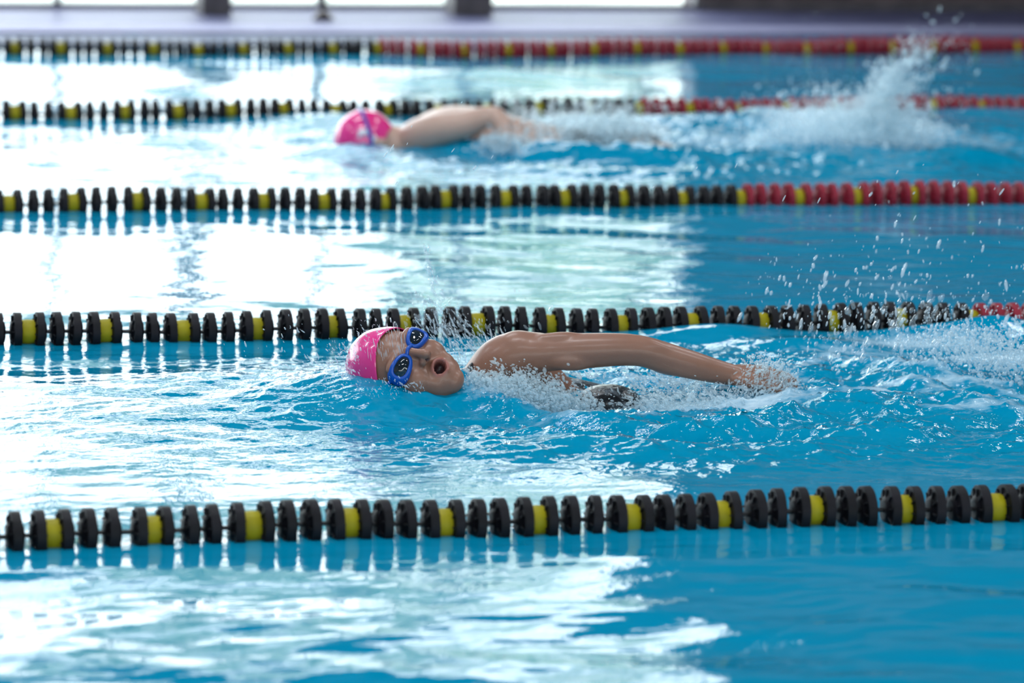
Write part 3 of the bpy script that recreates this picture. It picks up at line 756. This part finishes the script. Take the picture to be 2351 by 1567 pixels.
# ---- the far swimmer
Y2 = 13.8
K = lambda px, py, Y=Y2: bp(px, py, Y)
BODY = MB()
hc = K(838, 305); 
F2 = np.stack([(0, 1., 0), (.1, 0, -1.), (-1., 0, -.1)]); F2 = F2/np.linalg.norm(F2, axis=1)[:, None]   # face down, crown forward
ho2 = K(862, 330)
h2w2 = lambda v: np.asarray(v, float) @ F2 + ho2
HB = head_shapes(); BODY.add(([tuple(p) for p in h2w2(HB.v)], HB.f))
BODY.add(tube([K(870, 318), K(915, 325), K(960, 325)], [.052, .052, .062], 20, 4))
BODY.add(tube([K(950, 342), K(1030, 322), K(1110, 328), K(1240, 350), K(1360, 365), K(1480, 365)], [.08, .105, .105, .092, .09, .085], 30, 5, 1.3, side=(0, .9, .3)))
BODY.add(tube([K(935, 330), K(965, 312, Y2-.06), K(1010, 297, Y2-.12), K(1060, 287, Y2-.15), K(1105, 272, Y2-.16), K(1137, 268, Y2-.17)], [.055, .060, .054, .046, .038, .034], 24, 5))
BODY.add(tube([K(1132, 266, Y2-.17), K(1152, 285, Y2-.20), K(1158, 310, Y2-.22), K(1162, 332, Y2-.24)], [.033, .033, .029, .024], 20, 5))
hand(BODY, K(1162, 332, Y2-.24), ax(.25, -.95, .1), ax(.7, .2, .5), 1.0, .2, 1)
BODY.add(tube([K(960, 350, Y2+.17), K(820, 350, Y2+.25), K(700, 345, Y2+.25)], [.05, .038, .026], 16, 4)); hand(BODY, K(705, 345, Y2+.25), (-1, 0, 0), (0, 0, 1), 1.0, .1, 1)
BODY.add(tube([K(1460, 375, Y2-.08), K(1650, 395, Y2-.08), K(1830, 400, Y2-.08), K(1960, 390, Y2-.08), K(2050, 380, Y2-.08)], [.08, .068, .048, .042, .03], 20, 4))
BODY.add(tube([K(1460, 375, Y2+.08), K(1650, 395, Y2+.08), K(1830, 410, Y2+.08), K(1980, 415, Y2+.08), K(2080, 415, Y2+.08)], [.08, .068, .048, .042, .03], 20, 4))
for dy, py, px in ((-.08, 380, 2050), (.08, 415, 2080)): BODY.add(tube([K(px, py, Y2+dy), K(px+30, py-8, Y2+dy), K(px+85, py-6, Y2+dy)], [.033, .036, .018], 14, 4, .7))
me = baked('person2', BODY, .005, 4); me.materials.append(m_skin2)
ca = me.color_attributes.new('tone', 'FLOAT_COLOR', 'POINT'); ca.data.foreach_set('color', np.zeros(4*len(me.vertices), np.float32))
org2 = ho2.copy(); me.transform(Matrix.Translation(Vector(-org2)))
P2 = link('person', me, loc=tuple(org2)); P2['label'] = 'far swimmer in pink cap with face down and bent elbow raised'; P2['category'] = 'person'
cut2 = lambda a: .000+.062*math.cos(a)-.012*math.sin(a)**2
cap2 = child('swim_cap', cap_mesh('cap2', h2w2, (.0785, .102, .098), CC, cut2), P2, org2, 'bright pink latex swim cap with white print')
# white open-ring print on the near side of the cap
v = []; f = []; nn = 26
for k in range(nn):
    a = math.radians(50+270*k/(nn-1))
    for rr in (.022, .042):
        # on the near flank: direction -Y world = -x head side
        lz, ly = .050+rr*math.cos(a)*1.0, -.020+rr*math.sin(a)*1.0
        q = 1-((lz-.035)/.0985)**2-((ly+.012)/.1025)**2; x = -.0795*math.sqrt(max(q, .02))*1.008
        v.append((x, ly, lz))
for k in range(nn-1): f.append((2*k, 2*k+1, 2*k+3, 2*k+2))
bm_ = new_mesh('print', h2w2(v)-org2, f, [m_capw]); o = link('cap_print', bm_, cap2); o['label'] = 'white open ring print'
so = o.modifiers.new('s', 'SOLIDIFY'); so.thickness = .0015; so.offset = 0
gog2 = bpy.data.objects.new('goggles', None); COL.objects.link(gog2); gog2.parent = P2
pts = []
for a in np.linspace(0, 1, 40):
    t = 2*math.pi*a; x = .082*math.sin(t); y = -.012+.1045*math.cos(t); z = .012+.030*(1-math.cos(t))*.5; pts.append((x, y, z))
v, f = tube([tuple(p) for p in (h2w2(pts)-org2)], [.006]*len(pts), 8, 1); o = link('strap', new_mesh('strap2', v, f, [m_blue]), gog2)
for s in (-1, 1):
    vf = ellipsoid((s*.033, .082, .012), (.024, .013, .016)); o = link('lens', new_mesh('lens2', h2w2(vf[0])-org2, vf[1], [m_blue]), gog2)
SB = MB(); SB.add(tube([K(1090, 345), K(1180, 352), K(1300, 361), K(1400, 365), K(1480, 366)], [.110, .100, .095, .094, .088], 30, 6, 1.3, side=(0, .9, .3)))
sm = baked('swimsuit2', SB, .008, 3); sm.materials.append(m_suit); child('swimsuit', sm, P2, org2, 'dark swimsuit')

# ------------------------------------------------------------------ spray, froth and splashes
drng = np.random.default_rng(99)
def droplets(name, C, D, R, Ln, m, label, src=ICO1, lump=0.):
    """one mesh of stretched drops: centres C, directions D, radii R, half lengths Ln"""
    C = np.array(C); D = np.array(D, float); D /= np.linalg.norm(D, axis=1)[:, None]
    n = len(C); bv, bf = src
    a = np.where(np.abs(D[:, 2:3]) < .9, np.array([[0, 0, 1.]]), np.array([[0, 1., 0]])); Xa = np.cross(a, D); Xa /= np.linalg.norm(Xa, axis=1)[:, None]; Ya = np.cross(D, Xa)
    R = np.asarray(R)[:, None, None]; Ln = np.asarray(Ln)[:, None, None]
    j = 1+(drng.normal(size=(n, len(bv), 1))*lump if lump else 0)
    V = C[:, None, :]+(bv[None, :, 0:1]*R*Xa[:, None, :]+bv[None, :, 1:2]*R*Ya[:, None, :]+bv[None, :, 2:3]*Ln*D[:, None, :])*j
    F_ = (bf[None]+np.arange(n)[:, None, None]*len(bv)).reshape(-1, 3)
    c0 = C.mean(0)
    o = link(name, fast_mesh(name, V.reshape(-1, 3)-c0, F_, [m]), loc=tuple(c0)); o['label'] = label; o['category'] = 'water splash'; o['kind'] = 'stuff'
    return o
def jet(p0, p1, n, s0, s1, Y0, Y1, ys=.05, pw=1.0, arc=0):
    """points scattered about a line between two places, spread widening s0->s1 metres"""
    n = int(n*((1.7 if Y0 < 10 else 1.15) if n > 300 else 1)); Y0 += .13 if Y0 < 10 else .2; Y1 += .13 if Y1 < 10 else .2
    t = drng.random(n)**pw; a = bp(*p0, Y0); b = bp(*p1, Y1)
    P = a+(b-a)*t[:, None]; P[:, 2] += arc*np.sin(np.pi*t); s = s0+(s1-s0)*t
    P[:, 0] += drng.normal(size=n)*s; P[:, 2] += drng.normal(size=n)*s*.7; P[:, 1] += drng.normal(size=n)*ys
    return P
def drops(parts, name, m, label, rmin, rmax, el, dirv, src=ICO1, lump=0., jitter=.25):
    C = np.vstack(parts); n = len(C); sc = .62 if m is m_froth else 1; R = sc*rmin*(rmax/rmin)**(drng.random(n)**2.2)
    D = np.array(dirv, float)[None]+drng.normal(size=(n, 3))*jitter
    return droplets(name, C, D, R, R*el*(.6+.8*drng.random(n)), m, label, src, lump)
L1 = 'fine spray thrown up by the feet over the black and red rope'
C = []
C.append(jet((1900, 790), (1840, 640), 60, .02, .09, 9.15, 9.3, .12))
C.append(jet((1950, 770), (1960, 690), 190, .12, .12, 9.15, 9.3, .12))
C.append(jet((2060, 770), (2200, 650), 170, .12, .16, 9.15, 9.4, .15))
C.append(jet((2150, 740), (2300, 560), 110, .16, .2, 9.2, 9.5, .2))
C.append(jet((1830, 720), (1760, 640), 26, .04, .05, 9.15, 9.3, .1))
C.append(jet((2280, 800), (2340, 730), 160, .10, .10, 9.1, 9.3, .12))
drops(C, 'kick_spray', m_drop, L1, .0009, .0046, 2.8, ax(.28, .95, .1))
C = [jet((2040, 790), (2120, 735), 240, .10, .05, 9.1, 9.2, .08), jet((1900, 820), (1960, 740), 60, .05, .06, 9.1, 9.2, .06)]
drops(C, 'kick_splash', m_sheet, 'clear watery lumps leaping in front of the rope behind the trailing hand', .002, .007, 2.0, ax(.25, .95, .1), ICO2, .12)
C = [jet((2300, 860), (2330, 790), 900, .05, .06, 9.0, 9.1, .07), jet((2100, 800), (2300, 790), 500, .05, .03, 9.1, 9.15, .06)]
drops(C, 'kick_froth', m_froth, 'white froth over the kicking feet at the right edge', .002, .008, 1.6, ax(.2, .9, .1), ICO1, .1, .6)
# column of drops rising behind the head
C = [jet((1060, 790), (1005, 690), 170, .045, .016, 9.2, 9.3, .05), jet((1010, 700), (985, 610), 60, .012, .006, 9.3, 9.3, .02), jet((985, 610), (970, 550), 16, .004, .003, 9.3, 9.3, .02),
     jet((1000, 710), (945, 670), 60, .008, .005, 9.3, 9.3, .02), jet((1110, 790), (1200, 740), 60, .04, .06, 9.2, 9.25, .05), jet((1010, 780), (960, 720), 90, .03, .03, 9.2, 9.2, .05)]
drops(C, 'head_splash', m_sheet, 'thin plume of clear water shooting up behind the open mouth', .0010, .0042, 2.4, ax(.35, -.8, .1), ICO2, .08)
C = [jet((1080, 830), (1020, 740), 300, .035, .03, 9.2, 9.25, .04), jet((1100, 810), (1130, 770), 90, .03, .02, 9.2, 9.2, .04)]
drops(C, 'head_froth', m_froth, 'pale blue sheet of water between the face and shoulder', .0012, .0040, 4.5, ax(.45, -.8, .1), ICO1, .1, .2)
# water running over the face and cap
C = []
for hx, hz, n in ((0, .03, 14), (-.02, .045, 12), (.02, .04, 12), (.01, .0, 10), (-.035, .0, 6), (.03, -.05, 10), (0.0, .07, 8), (-.03, .075, 10), (.03, .075, 10), (.02, .085, 8)):
    x = hx+drng.normal(size=n)*.009; z = hz+drng.normal(size=n)*.010
    q = np.clip(1-(x/.078)**2-((z-.035)/.094)**2, .02, 1); y = -.012+.0985*np.sqrt(q)+.004
    C.append(h2w(np.stack([x, y, z], 1)))
drops(C, 'face_spray', m_drop, 'streaks of water running over the goggles and pink cap', .0005, .0011, 11.0, ax(.12, -.95, .1), ICO2, .03, .06)
C = [jet((790, 800), (870, 745), 90, .02, .015, 8.98, 8.95, .05), jet((780, 870), (800, 800), 120, .02, .015, 8.95, 8.95, .05), jet((700, 850), (790, 840), 120, .04, .05, 8.95, 8.95, .08), jet((620, 830), (740, 790), 70, .05, .06, 9.0, 9.0, .08), jet((830, 885), (960, 890), 120, .02, .012, 8.88, 8.88, .02)]
drops(C, 'bow_spray', m_drop, 'light spray around the crown of the near pink cap', .0006, .0022, 3.0, ax(-.35, .8, .1), ICO1, 0, .35)
# froth along the near side
C = [jet((1080, 870), (1180, 905), 700, .016, .03, 8.98, 8.94, .03), jet((1150, 885), (1290, 925), 1700, .03, .035, 8.96, 8.93, .04), jet((1270, 920), (1350, 935), 500, .03, .018, 8.95, 8.93, .03)]
drops(C, 'chest_froth', m_froth, 'churned froth along the chest below the near shoulder', .0020, .0075, 1.7, ax(.8, -.35, .1), ICO1, .12, .5)
C = [jet((1450, 930), (1700, 935), 1500, .03, .028, 8.95, 8.92, .04), jet((1480, 870), (1640, 885), 420, .03, .018, 9.1, 9.05, .05), jet((1310, 870), (1470, 862), 160, .02, .02, 9.2, 9.2, .05), jet((1350, 948), (1450, 955), 260, .014, .014, 8.95, 8.92, .03)]
drops(C, 'arm_froth', m_froth, 'broad low froth under the arched forearm', .0018, .0065, 2.2, ax(.9, -.3, .1), ICO1, .12, .5)
C = [jet((1730, 840), (1790, 850), 420, .022, .02, 8.97, 8.96, .03), jet((1700, 895), (1800, 895), 600, .02, .03, 8.95, 8.95, .03), jet((1795, 860), (1812, 890), 300, .012, .016, 8.97, 8.96, .03)]
drops(C, 'hand_froth', m_froth, 'froth bursting round the trailing hand', .0012, .0050, 2.4, ax(.6, .5, .1), ICO1, .12, .6)
# far swimmer
C = [jet((1120, 345), (1180, 330), 700, .035, .04, 13.3, 13.3, .05), jet((1150, 320), (1500, 330), 2600, .05, .05, 13.55, 13.55, .1), jet((1180, 290), (1440, 290), 1500, .04, .07, 13.6, 13.6, .1), jet((1380, 280), (1470, 300), 700, .04, .05, 13.6, 13.6, .1)]
drops(C, 'far_body_froth', m_froth, 'white froth trailing behind the far raised elbow', .003, .014, 1.4, ax(.8, .3, .1), ICO1, .12, .6)
C = [jet((1830, 290), (2080, 300), 3000, .09, .06, 13.6, 13.6, .14), jet((1700, 330), (2150, 325), 2200, .08, .08, 13.6, 13.6, .12), jet((1960, 260), (2060, 270), 900, .06, .05, 13.6, 13.6, .1)]
drops(C, 'far_kick_froth', m_froth, 'big white mound of froth at the far kick', .003, .014, 1.4, ax(.4, .8, .1), ICO1, .12, .6)
C = [jet((2010, 270), (2050, 170), 1500, .045, .03, 13.6, 13.6, .06), jet((2050, 170), (2120, 100), 420, .022, .03, 13.6, 13.6, .05), jet((2110, 100), (2190, 60), 70, .04, .08, 13.6, 13.6, .08), jet((2090, 200), (2150, 120), 170, .05, .07, 13.6, 13.6, .08), jet((2060, 240), (2100, 200), 200, .05, .05, 13.6, 13.6, .08)]
drops(C, 'far_kick_plume', m_froth, 'tall curling plume of water kicked up in front of the red ropes', .002, .011, 1.7, ax(.5, .8, .1), ICO1, .12, .5)
C = [jet((1880, 240), (1830, 130), 260, .06, .10, 13.6, 13.6, .1)]
drops(C, 'far_mist', m_drop, 'thin mist left of the tall plume', .001, .0022, 1.5, ax(-.4, .8, .1), ICO1)
C = [np.array([bp(x, y, 9.2) for x, y in ((900, 340), (945, 290), (935, 330), (903, 342), (885, 355), (1090, 385), (1040, 345), (1130, 360), (1060, 235), (910, 420), (1500, 430), (1690, 380), (1600, 385), (2120, 378), (2060, 395), (2200, 420), (2300, 440), (1880, 460), (1800, 455), (2010, 470), (1975, 430), (2100, 500), (2250, 510))])]
drops(C, 'stray_drops', m_drop, 'few loose drops flying high above the near swimmer', .0009, .0022, 4.0, ax(.5, .85, .1), ICO2, 0, .1)
